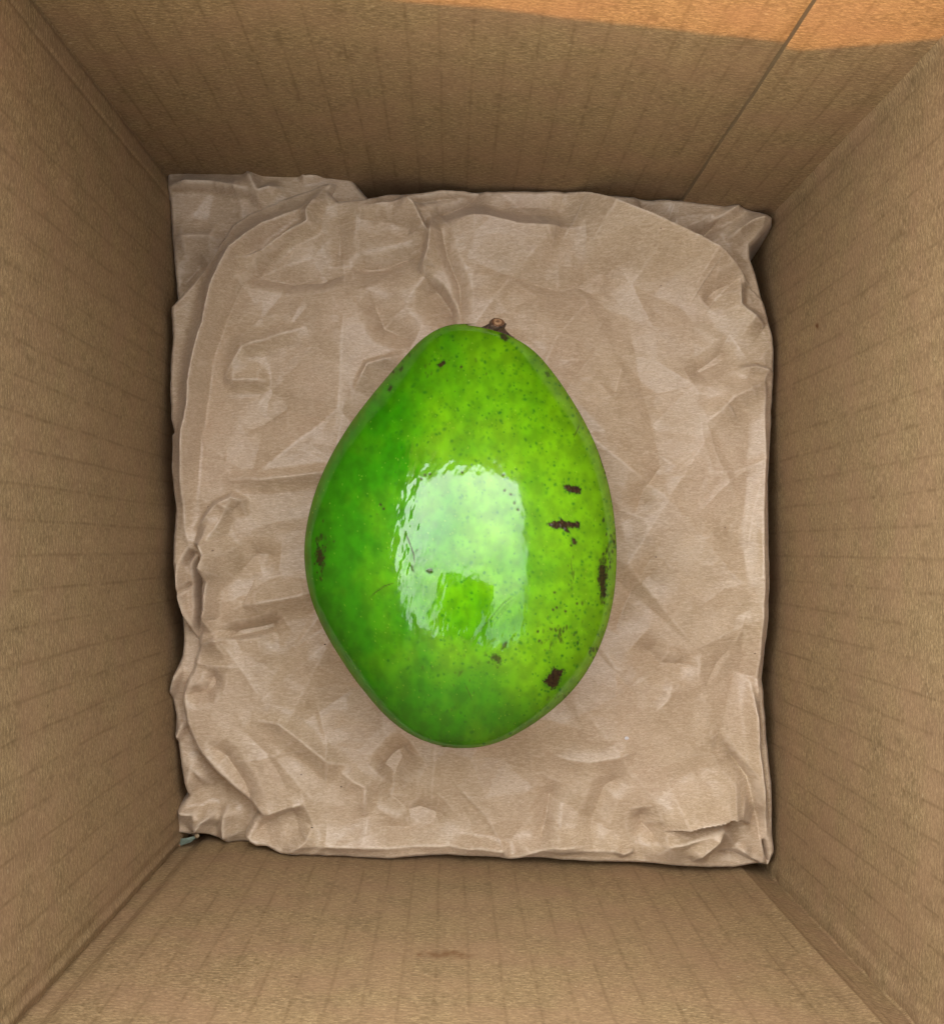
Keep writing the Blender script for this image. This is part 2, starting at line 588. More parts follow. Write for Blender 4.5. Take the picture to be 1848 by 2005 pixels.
# floor panels of the box (hidden below the paper) and the four flaps folded outwards
V = [[*(TL + (-.002, .002)), ZB], [*(TR + (.002, .002)), ZB], [*(BR + (.002, -.002)), ZB], [*(BL + (-.002, -.002)), ZB]]
V += [[a_[0], a_[1], ZB - T] for a_ in V]
F = [[3, 2, 1, 0], [4, 5, 6, 7], [0, 1, 5, 4], [1, 2, 6, 5], [2, 3, 7, 6], [3, 0, 4, 7]]
mesh_np('bottom_panel', V, F, M_WALL, box, False, {'stain': np.zeros(8)}, [(a_[0], a_[1]) for a_ in V])
for p0, p1 in ((TL, TR), (TR, BR), (BR, BL), (BL, TL)):
    ex_ = (p1 - p0) / np.hypot(*(p1 - p0))
    no = np.array([-ex_[1], ex_[0]])
    a0, a1 = p0 + ex_ * 0.002 + no * (T + .0004), p1 - ex_ * 0.002 + no * (T + .0004)
    D_ = 0.09
    prof = [(0.0, ZT), (0.004, ZT + 0.001), (0.02, ZT - 0.010), (D_ * 0.7, ZT - 0.06), (D_ * 0.85, ZT - 0.085)]
    V, uvs = [], []
    for q, (o_, z_) in enumerate(prof):
        for side in (0, 1):
            for e_, ee in ((a0, 0), (a1, 1)):
                V.append([*(e_ + no * o_), z_ - side * T])
                uvs.append((ee * 0.2, q * 0.02))
    F = []
    for q in range(len(prof) - 1):
        b0, b1 = q * 4, q * 4 + 4
        F += [[b0, b0 + 1, b1 + 1, b1], [b0 + 3, b0 + 2, b1 + 2, b1 + 3], [b0 + 1, b0 + 3, b1 + 3, b1 + 1], [b0 + 2, b0, b1, b1 + 2]]
    q = (len(prof) - 1) * 4
    F += [[q, q + 1, q + 3, q + 2], [1, 0, 2, 3]]
    mesh_np('flap', V, F, M_WALL, box, False, {'stain': np.zeros(len(V))}, uvs)

# ================================================================== packing paper
TOP_EDGE = [(332, 599), (352, 578), (385, 545), (412, 512), (429, 483), (450, 436), (483, 410), (520, 392), (578, 370), (643, 345), (658, 349),
            (655, 362), (648, 372), (662, 385), (716, 385), (760, 378), (803, 374), (861, 367), (954, 366), (1078, 367), (1231, 374), (1334, 386),
            (1456, 401), (1500, 417), (1514, 425), (1516, 437), (1500, 452), (1475, 480), (1477, 504), (1488, 533), (1494, 551), (1511, 620), (1520, 660),
            (1522, 751), (1516, 864), (1510, 940), (1507, 1092), (1509, 1140), (1506, 1273), (1507, 1386), (1514, 1461), (1518, 1555),
            (1517, 1642), (1519, 1668), (1508, 1699), (1486, 1697), (1436, 1706), (1334, 1700), (1231, 1696), (1129, 1689), (1027, 1684), (999, 1692),
            (975, 1686), (924, 1681), (891, 1679), (771, 1685), (635, 1681), (548, 1677), (519, 1665), (499, 1664), (484, 1655), (475, 1643),
            (490, 1612), (505, 1597), (471, 1560), (430, 1522), (400, 1490), (379, 1464), (362, 1423), (354, 1382), (355, 1355), (362, 1330), (372, 1311),
            (386, 1263), (368, 1225), (357, 1196), (346, 1154), (339, 1108), (338, 1050), (341, 1000), (339, 966), (335, 913), (337, 853), (342, 848),
            (332, 818), (328, 705), (330, 640)]
LOW_EDGE = [(327, 336), (403, 334), (487, 331), (585, 336), (683, 341), (720, 385), (1000, 430), (1400, 540), (1480, 800), (1495, 1500),
            (1480, 1640), (482, 1660), (442, 1661), (410, 1646), (379, 1633), (374, 1641), (342, 1635), (343, 1600), (345, 1587), (367, 1560), (364, 1546),
            (355, 1502), (347, 1450), (342, 1437), (343, 1403), (335, 1369), (338, 1338), (359, 1283), (360, 1240), (357, 1196), (350, 1100),
            (345, 700), (338, 578), (332, 498), (332, 403), (327, 367)]

FOLD_GAIN = 2.75
FOLDS = [
    # the rolled ridge down the upper left
    ([(655, 380), (590, 412), (520, 445), (462, 500), (425, 575), (395, 665), (380, 760), (371, 850), (367, 950), (370, 1040), (385, 1085)], 2.7, 40, 30, 1.6),
    ([(610, 440), (545, 500), (475, 560), (440, 620), (415, 700), (400, 800), (392, 900), (390, 1000)], -1.1, 18, 80, 1.5),
    ([(458, 514), (520, 500), (560, 465), (605, 440), (603, 421), (632, 365)], 2.0, 26, 22, 1.2),
    ([(458, 516), (498, 538), (567, 549), (632, 545), (690, 535)], -1.8, 28, 70, 1.4),
    ([(458, 516), (530, 480), (575, 440)], -1.0, 18, 20, 1.3),
    ([(672, 525), (749, 520), (836, 490)], -1.9, 60, 30, 1.4),
    ([(655, 400), (665, 440), (660, 520)], -1.2, 34, 60, 1.5),
    # the torn looking crease above the fruit
    ([(785, 385), (810, 414), (840, 469)], 2.4, 60, 8, 1.3),
    ([(845, 428), (840, 469), (836, 498), (829, 527), (832, 545)], 2.6, 14, 40, 1.2),
    ([(832, 545), (861, 570), (883, 603), (892, 640)], -2.6, 70, 14, 1.3),
    ([(845, 428), (861, 414), (912, 396), (949, 367)], -2.4, 40, 25, 1.3),
    ([(860, 430), (875, 500), (900, 560), (905, 640)], -1.4, 20, 24, 1.4),
    ([(790, 395), (850, 388), (930, 378)], -1.6, 22, 18, 1.3),
    ([(700, 430), (770, 436), (830, 462)], -1.2, 50, 26, 1.4),
    # upper right
    ([(860, 436), (958, 436), (1010, 450), (1061, 454), (1143, 447)], 2.2, 80, 34, 1.3),
    ([(958, 420), (1000, 400), (1100, 404), (1150, 385)], -1.0, 40, 30, 1.3),
    ([(930, 520), (1010, 545), (1095, 562), (1160, 545), (1250, 500)], -1.7, 70, 55, 1.4),
    ([(1110, 370), (1146, 384), (1197, 418), (1266, 446), (1344, 483), (1402, 510), (1443, 538), (1466, 560)], 5.2, 110, 9, 1.25),
    ([(1443, 545), (1446, 602), (1470, 622), (1497, 640)], 2.2, 60, 20, 1.3),
    ([(1378, 592), (1402, 568), (1450, 548)], -1.6, 50, 30, 1.3),
    ([(1248, 377), (1293, 432), (1323, 437)], -2.0, 22, 44, 1.2),
    ([(1327, 470), (1385, 452), (1419, 418)], -2.2, 24, 22, 1.2),
    ([(1380, 440), (1440, 410), (1456, 401)], 1.5, 18, 18, 1.2),
    ([(1420, 470), (1470, 440), (1512, 430)], 2.0, 26, 26, 1.2),
    ([(1347, 735), (1400, 705), (1443, 674)], -1.4, 50, 34, 1.4),
    ([(1440, 725), (1475, 722), (1518, 736)], 1.4, 22, 12, 1.2),
    ([(1380, 830), (1430, 780), (1500, 750)], 1.1, 60, 40, 1.4),
    ([(1240, 1010), (1260, 960), (1300, 900)], -0.9, 45, 45, 1.5),
    # left edge folds
    ([(388, 1041), (430, 991), (462, 974), (480, 982), (486, 1010)], 1.5, 30, 14, 1.3),
    ([(418, 1058), (441, 1014), (462, 976)], 1.2, 24, 40, 1.3),
    ([(388, 1062), (407, 1066), (416, 1087), (413, 1108), (399, 1130)], 3.6, 10, 60, 1.2),
    ([(416, 1087), (418, 1144), (411, 1192), (405, 1213), (420, 1240)], 2.4, 22, 26, 1.2),
    ([(391, 1075), (393, 1127), (392, 1196), (386, 1262)], -2.8, 11, 12, 1.1),
    ([(342, 1098), (355, 1104), (355, 1150), (357, 1186), (378, 1240)], 1.7, 16, 16, 1.2),
    ([(386, 1075), (365, 1108)], -1.8, 12, 12, 1.2),
    ([(352, 1165), (375, 1145), (380, 1150)], -0.9, 8, 8, 1.2),
    ([(428, 1257), (472, 1238), (524, 1226), (556, 1207)], -2.2, 60, 26, 1.3),
    ([(472, 1169), (480, 1184), (598, 1163), (640, 1150)], 1.6, 50, 50, 1.3),
    ([(460, 1130), (500, 1085), (550, 1090)], -0.9, 50, 40, 1.4),
    ([(440, 938), (520, 940), (620, 928), (680, 915)], 1.0, 30, 22, 1.3),
    ([(436, 745), (527, 745)], 1.3, 26, 50, 1.3),
    ([(436, 745), (476, 680), (527, 665), (600, 640)], 1.2, 30, 34, 1.4),
    ([(723, 563), (752, 640), (811, 669)], -1.6, 40, 60, 1.4),
    ([(695, 765), (720, 715), (790, 695)], 1.0, 40, 12, 1.4),
    ([(480, 850), (560, 800), (660, 830)], -0.8, 50, 50, 1.4),
    # lower left
    ([(359, 1365), (400, 1357), (415, 1340), (420, 1310)], -1.6, 30, 20, 1.2),
    ([(388, 1262), (430, 1250), (470, 1252), (540, 1240)], 1.6, 50, 18, 1.3),
    ([(406, 1454), (444, 1484), (478, 1535), (500, 1595)], -1.2, 22, 34, 1.3),
    ([(485, 1648), (539, 1604), (601, 1580)], -2.4, 70, 40, 1.3),
    ([(505, 1600), (560, 1580), (600, 1570)], 1.5, 34, 24, 1.3),
    ([(560, 1672), (600, 1640), (612, 1615)], 1.3, 26, 26, 1.3),
    ([(492, 1410), (550, 1413), (601, 1454), (645, 1488), (700, 1500)], 1.3, 44, 32, 1.3),
    ([(802, 1457), (778, 1478), (741, 1519)], -1.9, 40, 50, 1.2),
    ([(790, 1470), (768, 1526), (770, 1560)], -1.2, 34, 50, 1.2),
    ([(666, 1508), (717, 1539), (717, 1597)], 1.2, 50, 26, 1.3),
    ([(740, 1540), (800, 1590), (850, 1600)], -1.3, 30, 60, 1.3),
    ([(720, 1615), (800, 1625), (846, 1600), (874, 1573)], -1.4, 60, 50, 1.4),
    # lower edge
    ([(999, 1690), (985, 1665), (940, 1655), (880, 1650)], 1.5, 24, 50, 1.3),
    ([(999, 1690), (1030, 1668), (1080, 1650), (1160, 1652)], 1.5, 24, 40, 1.3),
    ([(1050, 1665), (1068, 1620), (1078, 1560), (1090, 1530)], -1.5, 30, 40, 1.4),
    ([(1156, 1645), (1165, 1600), (1184, 1543), (1230, 1510)], -1.2, 34, 34, 1.4),
    ([(1293, 1625), (1351, 1604), (1416, 1588), (1440, 1594), (1467, 1611)], 3.6, 8, 90, 1.25),
    ([(1250, 1655), (1334, 1640), (1402, 1611), (1436, 1652)], 2.4, 70, 30, 1.2),
    ([(1255, 1580), (1259, 1621), (1296, 1655)], -1.8, 34, 34, 1.3),
    ([(1402, 1611), (1385, 1640), (1350, 1680)], 1.7, 30, 26, 1.2),
    ([(1436, 1650), (1460, 1672), (1500, 1692)], 1.4, 20, 20, 1.2),
    ([(1400, 1668), (1440, 1672), (1500, 1694)], -1.2, 16, 14, 1.2),
    ([(1200, 1655), (1215, 1668), (1240, 1662)], 0.8, 12, 12, 1.2),
    ([(1410, 1440), (1436, 1485), (1470, 1526), (1484, 1600), (1487, 1660)], -1.8, 34, 14, 1.3),
    ([(1470, 1330), (1482, 1400), (1488, 1520), (1492, 1600), (1497, 1650)], 1.6, 26, 12, 1.3),
    ([(1248, 1253), (1296, 1300), (1368, 1307)], -1.5, 50, 40, 1.4),
    ([(1080, 1475), (1150, 1490), (1250, 1470)], 0.5, 30, 30, 1.5),
    ([(1200, 1240), (1240, 1160), (1300, 1100)], -0.8, 60, 60, 1.5),
    ([(1496, 690), (1494, 860), (1488, 1000), (1486, 1150), (1486, 1300), (1488, 1460)], 1.0, 34, 16, 1.2),
    ([(560, 1650), (760, 1655), (940, 1652)], 0.9, 22, 46, 1.3),
    ([(1040, 1658), (1160, 1660), (1260, 1668)], 0.9, 24, 40, 1.3),
    ([(700, 410), (780, 402), (860, 398)], 1.0, 60, 22, 1.3),
    ([(1492, 1640), (1497, 1665), (1503, 1690)], -2.2, 6, 6, 1.1),
]
LOW_FOLDS = [
    ([(328, 372), (421, 374), (512, 392)], 2.8, 10, 44, 1.2),
    ([(487, 332), (500, 365), (512, 390), (560, 375)], 2.0, 26, 24, 1.2),
    ([(590, 340), (600, 355), (640, 348)], 1.2, 14, 14, 1.2),
    ([(332, 469), (390, 464), (440, 470)], 2.0, 50, 40, 1.3),
    ([(340, 560), (400, 500)], -1.2, 30, 30, 1.3),
    ([(444, 1659), (440, 1620), (446, 1575)], 2.6, 40, 22, 1.2),
    ([(379, 1633), (400, 1605), (430, 1587)], 2.6, 26, 26, 1.2),
    ([(345, 1587), (370, 1590), (395, 1588)], 1.6, 30, 10, 1.2),
    ([(367, 1560), (380, 1500), (420, 1540)], 1.4, 30, 30, 1.3),
    ([(350, 1450), (365, 1410)], 1.4, 14, 14, 1.3),
    ([(338, 1368), (352, 1330), (362, 1300)], 1.8, 12, 14, 1.2),
]


def sheet(name, outline, folds, z0, step, seed, parent, label, roll=20, drop=5.0, bulge=0.0, keep_out=0.0, facet=1.0):
    P = np.array([at(a_, b_, z0)[:2] for a_, b_ in outline])
    x0, y0 = P.min(0) - 0.006
    x1, y1 = P.max(0) + 0.006
    xs = np.arange(x0, x1, step)
    ys = np.arange(y1, y0, -step)
    X, Y = np.meshgrid(xs, ys)
    pp = proj(np.stack([X.ravel(), Y.ravel(), np.full(X.size, z0)], 1))
    px, py = pp[:, 0].reshape(X.shape), pp[:, 1].reshape(X.shape)
    # coordinates wobble so that creases are not ruler straight
    wx = px + 4 * fbm(px / 110, py / 110, 2, seed + 40)
    wy = py + 4 * fbm(px / 110, py / 110, 2, seed + 50)
    d = poly_sdf(px + 1.0 * fbm(px / 30, py / 30, 2, seed + 3), py + 1.0 * fbm(px / 30, py / 30, 2, seed + 4), outline)
    H = np.zeros(X.shape)
    rq = random.Random(seed)
    lines = np.zeros(X.shape)
    for q in range(70 if step < 0.0004 else 20):
        cx_, cy_, an, ln = rq.uniform(340, 1510), rq.uniform(380, 1690), rq.uniform(0, math.pi), rq.uniform(35, 150)
        if (cx_ - 905) ** 2 / 330 ** 2 + (cy_ - 1050) ** 2 / 430 ** 2 < 0.7:
            continue
        dx_, dy_ = math.cos(an) * ln, math.sin(an) * ln
        bd = rq.uniform(-14, 14)
        ps = [(cx_ - dx_, cy_ - dy_), (cx_ + bd * math.sin(an), cy_ - bd * math.cos(an)), (cx_ + dx_, cy_ + dy_)]
        H += fold(wx, wy, ps, rq.choice((-1, 1, 1)) * rq.uniform(0.2, 0.6), rq.uniform(8, 34), rq.uniform(8, 34), 1.2)
        lines = np.maximum(lines, rq.uniform(0.3, 0.9) * np.clip(fold(wx, wy, ps, 1000.0, 2.2, 2.2, 1.0), 0, 1))
    for f_ in folds:
        if f_[1] > 0:
            lines = np.maximum(lines, 0.75 * np.clip(fold(wx, wy, f_[0], 1000.0, 2.4, 2.4, 1.0), 0, 1))
        H += FOLD_GAIN * fold(wx, wy, *f_)
    fc = facets(px, py, 170, 2.2 * facet, seed) + facets(px, py, 78, 0.6 * facet, seed + 1) + facets(px, py, 16, 0.035 * facet, seed + 6) + facets(px, py, 30, 0.20 * facet, seed + 2) * np.clip(0.5 + 2.2 * fbm(px / 120, py / 120, 2, seed + 33), 0, 1.6)
    H += blur(fc, 1)
    H += 0.0012 * fbm(px / 260, py / 260, 3, seed + 20)
    fade = np.clip(1 - d / roll, 0, 1)
    H -= drop * 1e-3 * fade ** 2.2
    H += bulge
    H = np.where(d < 0, H + np.maximum(d, -60) * 1.05e-3, H)
    # crease wear from curvature
    Hs = blur(H, 1)
    lap = (np.pad(Hs, 1, mode='edge')[1:-1, :-2] + np.pad(Hs, 1, mode='edge')[1:-1, 2:] + np.pad(Hs, 1, mode='edge')[:-2, 1:-1] + np.pad(Hs, 1, mode='edge')[2:, 1:-1] - 4 * Hs) / step
    wear = np.clip(-lap * 7.0 - 0.10, 0, 1) * (0.5 + 0.9 * fbm(px / 9, py / 9, 2, seed + 60)) * (d > 2)
    wear = np.maximum(wear, lines * np.clip(0.55 + 1.6 * fbm(px / 26, py / 26, 2, seed + 61), 0, 1))
    Z = z0 + H
    # the fruit presses its own hollow (roughly elliptical)
    fx, fy = at(905, 1075, 0.0)[:2]
    rr = ((X - fx) / 0.024) ** 2 + ((Y - fy) / 0.034) ** 2
    Z = Z - 0.0032 * np.exp(-rr * 0.7) - keep_out * 0
    keep = d > -22
    V = np.stack([X, Y, Z], -1).reshape(-1, 3)
    F = grid_faces(*X.shape)
    kf = keep.ravel()[F].all(1)
    F = F[kf][:, ::-1]
    used = np.zeros(len(V), bool)
    used[F.ravel()] = True
    idx = np.cumsum(used) - 1
    o = mesh_np(name, V[used], idx[F], M_PAPER, parent, True, {'wear': np.clip(wear.ravel()[used], 0, 1)})
    o['label'] = label
    return o


pad = empty('packing_paper', (0, 0, ZB), 'crumpled brown kraft packing paper lining the box under the avocado', 'packing paper')
sheet('paper_sheet', TOP_EDGE, FOLDS, 0.0, 0.00032, 5, pad, 'upper crumpled sheet', roll=13, drop=4.2)
sheet('paper_sheet', LOW_EDGE, LOW_FOLDS, -0.0065, 0.00055, 15, pad, 'lower sheet showing at the left corners', roll=10, drop=2.5)
# stuffing of the pad: folded layers that fill it down to the box floor
kx = [at(a_, b_, -0.012)[:2] for a_, b_ in ((352, 355), (700, 368), (720, 400), (1480, 425), (1488, 640), (1500, 700), (1490, 1660), (480, 1650), (362, 1610), (378, 1550), (352, 1400), (366, 1270), (350, 900))]
V, F = [], []
for li, z_ in enumerate((ZB + 0.0003, -0.034, -0.028, -0.021, -0.014)):
    s_ = (0.965, 0.972, 0.962, 0.97, 0.955)[li]
    c_ = np.mean(kx, 0)
    for q in kx:
        V.append([*(c_ + (q - c_) * s_), z_])
nk = len(kx)
for li in range(4):
    for q in range(nk):
        F.append([li * nk + q, li * nk + (q + 1) % nk, (li + 1) * nk + (q + 1) % nk, (li + 1) * nk + q])
V.append([*np.mean(kx, 0), -0.014])
F = np.array(F)
tri = [[4 * nk + q, 4 * nk + (q + 1) % nk, len(V) - 1, len(V) - 1] for q in range(nk)]
me = bpy.data.meshes.new('paper_wad')
me.from_pydata([tuple(np.array(q) - (0, 0, ZB)) for q in V], [], [tuple(int(a_) for a_ in q) for q in F] + [tuple(q[:3]) for q in tri])
me.materials.append(M_PAPER)
o = bpy.data.objects.new('paper_wad', me)
COL.objects.link(o)
o.parent = pad

# ================================================================== avocado
SIL = [(895, 633), (906, 632), (925, 634), (944, 639), (965, 645), (983, 652), (1018, 666), (1043, 685), (1060, 704), (1088, 735), (1111, 766), (1132, 801), (1149, 836), (1168, 878), (1180, 917), (1194, 962),
       (1203, 1014), (1208, 1054), (1209, 1092), (1203, 1136), (1192, 1213), (1180, 1252), (1165, 1287), (1142, 1324), (1115, 1356), (1089, 1382), (1060, 1403),
       (1036, 1423), (1010, 1438), (985, 1450), (952, 1459), (925, 1464), (894, 1465), (862, 1461), (832, 1451), (805, 1438), (778, 1420), (752, 1399), (728, 1374), (702, 1340), (678, 1302), (656, 1268),
       (635, 1233), (618, 1202), (608, 1171), (600, 1135), (597, 1097), (597, 1062), (601, 1033), (608, 992), (620, 955), (634, 920), (651, 886), (669, 857), (689, 828), (707, 800),
       (728, 774), (752, 744), (778, 716), (800, 690), (825, 666), (845, 650), (867, 640), (880, 636)]
ZC = 0.0325                      # height of the widest line of the fruit
NS = 640
s = np.linspace(0.004, math.pi - 0.004, NS)
up = np.linspace(-0.12, math.pi + 0.12, 780)
dn = np.linspace(math.pi + 0.12, 2 * math.pi - 0.12, 92)[1:-1]
ph = np.concatenate([up, dn])
NP_ = len(ph)
VS = 0.93                        # section slightly flatter than round
SILA = np.array(SIL, float)


def body(sil, s, ph):
    """solid of the fruit from a plan outline: returns points, mid line and length data"""
    ytop, ybot = sil[:, 1].max(), sil[:, 1].min()
    yc, ly = (ytop + ybot) / 2, (ytop - ybot) / 2
    ys_ = yc + ly * np.cos(s)
    a_, b_ = sil, np.roll(sil, -1, 0)
    xl, xr = np.zeros(len(s)), np.zeros(len(s))
    for i, y in enumerate(ys_):
        m = (a_[:, 1] - y) * (b_[:, 1] - y) <= 0
        q = m & (np.abs(a_[:, 1] - b_[:, 1]) > 1e-12)
        xs_ = a_[q, 0] + (b_[q, 0] - a_[q, 0]) * (y - a_[q, 1]) / (b_[q, 1] - a_[q, 1])
        xl[i], xr[i] = xs_.min(), xs_.max()
    half, mid = (xr - xl) / 2, (xr + xl) / 2
    m_ = (s > 0.10) & (s < math.pi - 0.10)
    half = np.polynomial.chebyshev.Chebyshev.fit(s[m_], (half / np.sin(s))[m_], 11)(s) * np.sin(s)
    mid = np.polynomial.chebyshev.Chebyshev.fit(s[m_], mid[m_], 9)(s)
    zax = ZC - 0.0065 * np.cos(s)
    X = mid[:, None] + half[:, None] * np.cos(ph)[None]
    Y = ys_[:, None] + 0 * X
    Z = zax[:, None] + half[:, None] * VS * np.sin(ph)[None]
    zmin = Z.min()
    return np.stack([X, Y, Z - zmin - 0.0018], -1), mid, yc


def radial(P, c, th):
    d = P - c
    a = np.arctan2(d[:, 1], d[:, 0])
    rr = np.hypot(d[:, 0], d[:, 1])
    return np.array([np.max(rr * np.cos(a - t_)) for t_ in th])     # support function


cc_ = np.array([905.0, 1060.0])
th_ = np.linspace(-math.pi, math.pi, 181)[:-1]
n_d = np.concatenate([SILA[i] + (SILA[(i + 1) % len(SILA)] - SILA[i]) * f for i in range(len(SILA)) for f in (0, .25, .5, .75)]).reshape(-1, 2)
want = radial(n_d, cc_, th_)
sil_px = n_d.copy()
for it in range(3):
    sil = np.array([at(a_, b_, 0.038)[:2] for a_, b_ in sil_px])
    Pc, _, _ = body(sil, s[::6], ph[::10])
    got = radial(proj(Pc.reshape(-1, 3)), cc_, th_)
    dif = want - got
    k5 = np.array([1, 2, 3, 2, 1]) / 9
    dif = np.convolve(np.concatenate([dif[-2:], dif, dif[:2]]), k5, 'valid')
    tg = np.roll(sil_px, -3, 0) - np.roll(sil_px, 3, 0)
    nn_ = np.stack([tg[:, 1], -tg[:, 0]], 1)
    nn_ /= np.linalg.norm(nn_, axis=1, keepdims=True) + 1e-9
    nn_ *= np.sign((nn_ * (sil_px - cc_)).sum(1, keepdims=True))
    an = np.arctan2(nn_[:, 1], nn_[:, 0])
    sc_r = np.interp(an, np.concatenate([th_, [math.pi]]), np.concatenate([dif, [dif[0]]]))
    sil_px = sil_px + nn_ * 0.8 * sc_r[:, None]
PV, mid, yc = body(sil, s, ph)
X, Y, Z = PV[..., 0], PV[..., 1], PV[..., 2]
# normals from differences
dS = np.gradient(PV, axis=0)
dP = np.gradient(PV, axis=1)
N = np.cross(dP, dS)
N /= np.linalg.norm(N, axis=-1, keepdims=True) + 1e-12
cen = np.array([mid[NS // 2], yc, ZC])
flip = np.sign(((PV - cen) * N).sum(-1, keepdims=True))
N *= np.where(flip == 0, 1, flip)
Q = proj(PV.reshape(-1, 3))
qx, qy = Q[:, 0].reshape(X.shape), Q[:, 1].reshape(X.shape)
front = np.clip((N[..., 2] + 0.05) * 8, 0, 1)

# --- pigment and relief, painted on a canvas twice the picture scale
CW0, CH0, CS = 580, 610, 2.0
cw_, ch_ = int(660 * CS), int(880 * CS)
brown = np.zeros((ch_, cw_), np.float32)
frek = np.zeros((ch_, cw_), np.float32)
pale = np.zeros((ch_, cw_), np.float32)
rel = np.zeros((ch_, cw_), np.float32)        # millimetres
gy, gx = np.mgrid[0:ch_, 0:cw_]
gx = gx / CS + CW0
gy = gy / CS + CH0


def win(x, y, r):
    c0, c1 = max(0, int((x - r - CW0) * CS)), min(cw_, int((x + r - CW0) * CS) + 2)
    r0, r1 = max(0, int((y - r - CH0) * CS)), min(ch_, int((y + r - CH0) * CS) + 2)
    return slice(r0, r1), slice(c0, c1)


def dab(layer, x, y, rx, ry, a, rot=0.0, soft=0.5, mode='max'):
    w_ = win(x, y, max(rx, ry) * 1.6 + 2)
    X_, Y_ = gx[w_] - x, gy[w_] - y
    if X_.size == 0:
        return
    c, s_ = math.cos(rot), math.sin(rot)
    d = np.sqrt(((X_ * c + Y_ * s_) / rx) ** 2 + ((-X_ * s_ + Y_ * c) / ry) ** 2)
    v = a * np.clip((1 + soft - d) / (2 * soft), 0, 1)
    if mode == 'max':
        layer[w_] = np.maximum(layer[w_], v)
    else:
        layer[w_] += v


def blot(poly, b=1.0, h=0.0, soft=1.6, rag=1.5, ring=0.0):
    p = np.array(poly, float)
    c = p.mean(0)
    r = np.abs(p - c).max() + 12
    w_ = win(c[0], c[1], r)
    X_, Y_ = gx[w_], gy[w_]
    d = poly_sdf(X_ + rag * fbm(X_ / 4, Y_ / 4, 3, 70), Y_ + rag * fbm(X_ / 4, Y_ / 4, 3, 71), poly)
    m = np.clip(d / soft + 0.5, 0, 1)
    brown[w_] = np.maximum(brown[w_], b * m)
    frek[w_] = np.maximum(frek[w_], 0.55 * b * np.exp(-(np.minimum(d, 0) / 2.6) ** 2))
    if h:
        rel[w_] += h * np.clip(d / 3.0, 0, 1) * (1 + 1.6 * fbm(X_ / 5.0, Y_ / 5.0, 2, 72))
    if ring:
        rel[w_] += ring * np.exp(-(d / 2.0) ** 2)


def scratch(pts, wpx, b=0.8, h=-0.05):
    pts = np.array(pts, float)
    c = (pts.max(0) + pts.min(0)) / 2
    w_ = win(c[0], c[1], np.abs(pts - c).max() + 8)
    X_, Y_ = gx[w_], gy[w_]
    f = fold(X_ + 0.8 * fbm(X_ / 8, Y_ / 8, 2, 9), Y_, pts, 1000.0, wpx, wpx, 0.8)
    f = np.clip(f * 1.5, 0, 1)
    h *= 0.45
    brown[w_] = np.maximum(brown[w_], b * f)
    rel[w_] += h * f


R = random.Random(5)
# thousands of dark green freckles, denser towards the right and the lower middle
for i in range(4600):
    x, y = R.uniform(600, 1208), R.uniform(640, 1460)
    den = 0.16 + 0.65 * min(1, max(0, (x - 700) / 380)) * (1 - 0.55 * max(0, (y - 1250) / 200))
    den += 0.35 * math.exp(-((x - 900) / 130) ** 2 - ((y - 1300) / 70) ** 2)
    den += 0.25 * math.exp(-((x - 900) / 150) ** 2 - ((y - 840) / 120) ** 2)
    if x < 760:
        den *= 0.35
    if R.random() > den:
        continue
    r = R.choice((1.1, 1.4, 1.7, 2.1, 2.7))
    dab(frek, x, y, r, r * R.uniform(1, 1.6), R.choice((0.2, 0.3, 0.4, 0.55, 0.85)), R.uniform(0, 3), R.uniform(0.35, 0.8))
# broader, vague darker patches
for i in range(170):
    x, y = R.uniform(640, 1190), R.uniform(660, 1440)
    dab(frek, x, y, R.uniform(5, 12), R.uniform(6, 16), R.uniform(0.06, 0.2), R.uniform(0, 3), 0.9, 'add')
# pale lenticels
for i in range(700):
    x, y = R.uniform(605, 1205), R.uniform(650, 1455)
    dab(pale, x, y, R.uniform(0.7, 1.2), R.uniform(0.7, 1.3), R.uniform(0.25, 0.7), 0, 0.6)
    if i < 160:
        dab(rel, x, y, 1.5, 1.5, 0.004, 0, 0.7, 'add')
# tiny brown pits
for i in range(95):
    x, y = R.uniform(620, 1195), R.uniform(680, 1440)
    if x < 800 and R.random() < 0.6:
        continue
    r = R.uniform(0.8, 1.5)
    dab(brown, x, y, r, r, R.uniform(0.25, 0.6), 0, 0.6)
for x, y in ((1000, 968), (1007, 985), (1014, 998), (832, 930), (842, 928), (825, 938), (745, 988), (751, 996), (988, 960), (1090, 1190), (1107, 1197), (1086, 1160),
             (985, 930), (905, 925), (1056, 1255), (770, 728), (903, 718), (1128, 1062), (1118, 1068), (1083, 1194), (1130, 1182), (1053, 1237)):
    dab(brown, x, y, 2.4, 3.0, 0.85, R.uniform(0, 3), 0.4)
    dab(rel, x, y, 2.6, 2.6, -0.035, 0, 0.6, 'add')
# large scars
blot([(1103, 951), (1112, 949), (1124, 953), (1131, 951), (1138, 958), (1136, 966), (1126, 967), (1112, 962), (1104, 957)], 1, 0.20, ring=-0.06, rag=3)
blot([(1071, 1026), (1084, 1020), (1093, 1021), (1098, 1014), (1104, 1021), (1116, 1022), (1127, 1023), (1129, 1031), (1122, 1034), (1110, 1032), (1116, 1044), (1108, 1042), (1100, 1034), (1086, 1036)], 1, 0.22, ring=-0.07, rag=3)
blot([(1127, 1020), (1135, 1023), (1134, 1035), (1126, 1033)], 1, 0.25, ring=-0.05)
blot([(1119, 1053), (1126, 1055), (1128, 1065), (1121, 1066)], 1, 0.2, ring=-0.05)
blot([(1062, 1334), (1071, 1326), (1078, 1317), (1082, 1305), (1090, 1311), (1106, 1311), (1099, 1322), (1093, 1338), (1087, 1348), (1080, 1350), (1072, 1341)], 1.0, -0.03, soft=2.6, rag=6)
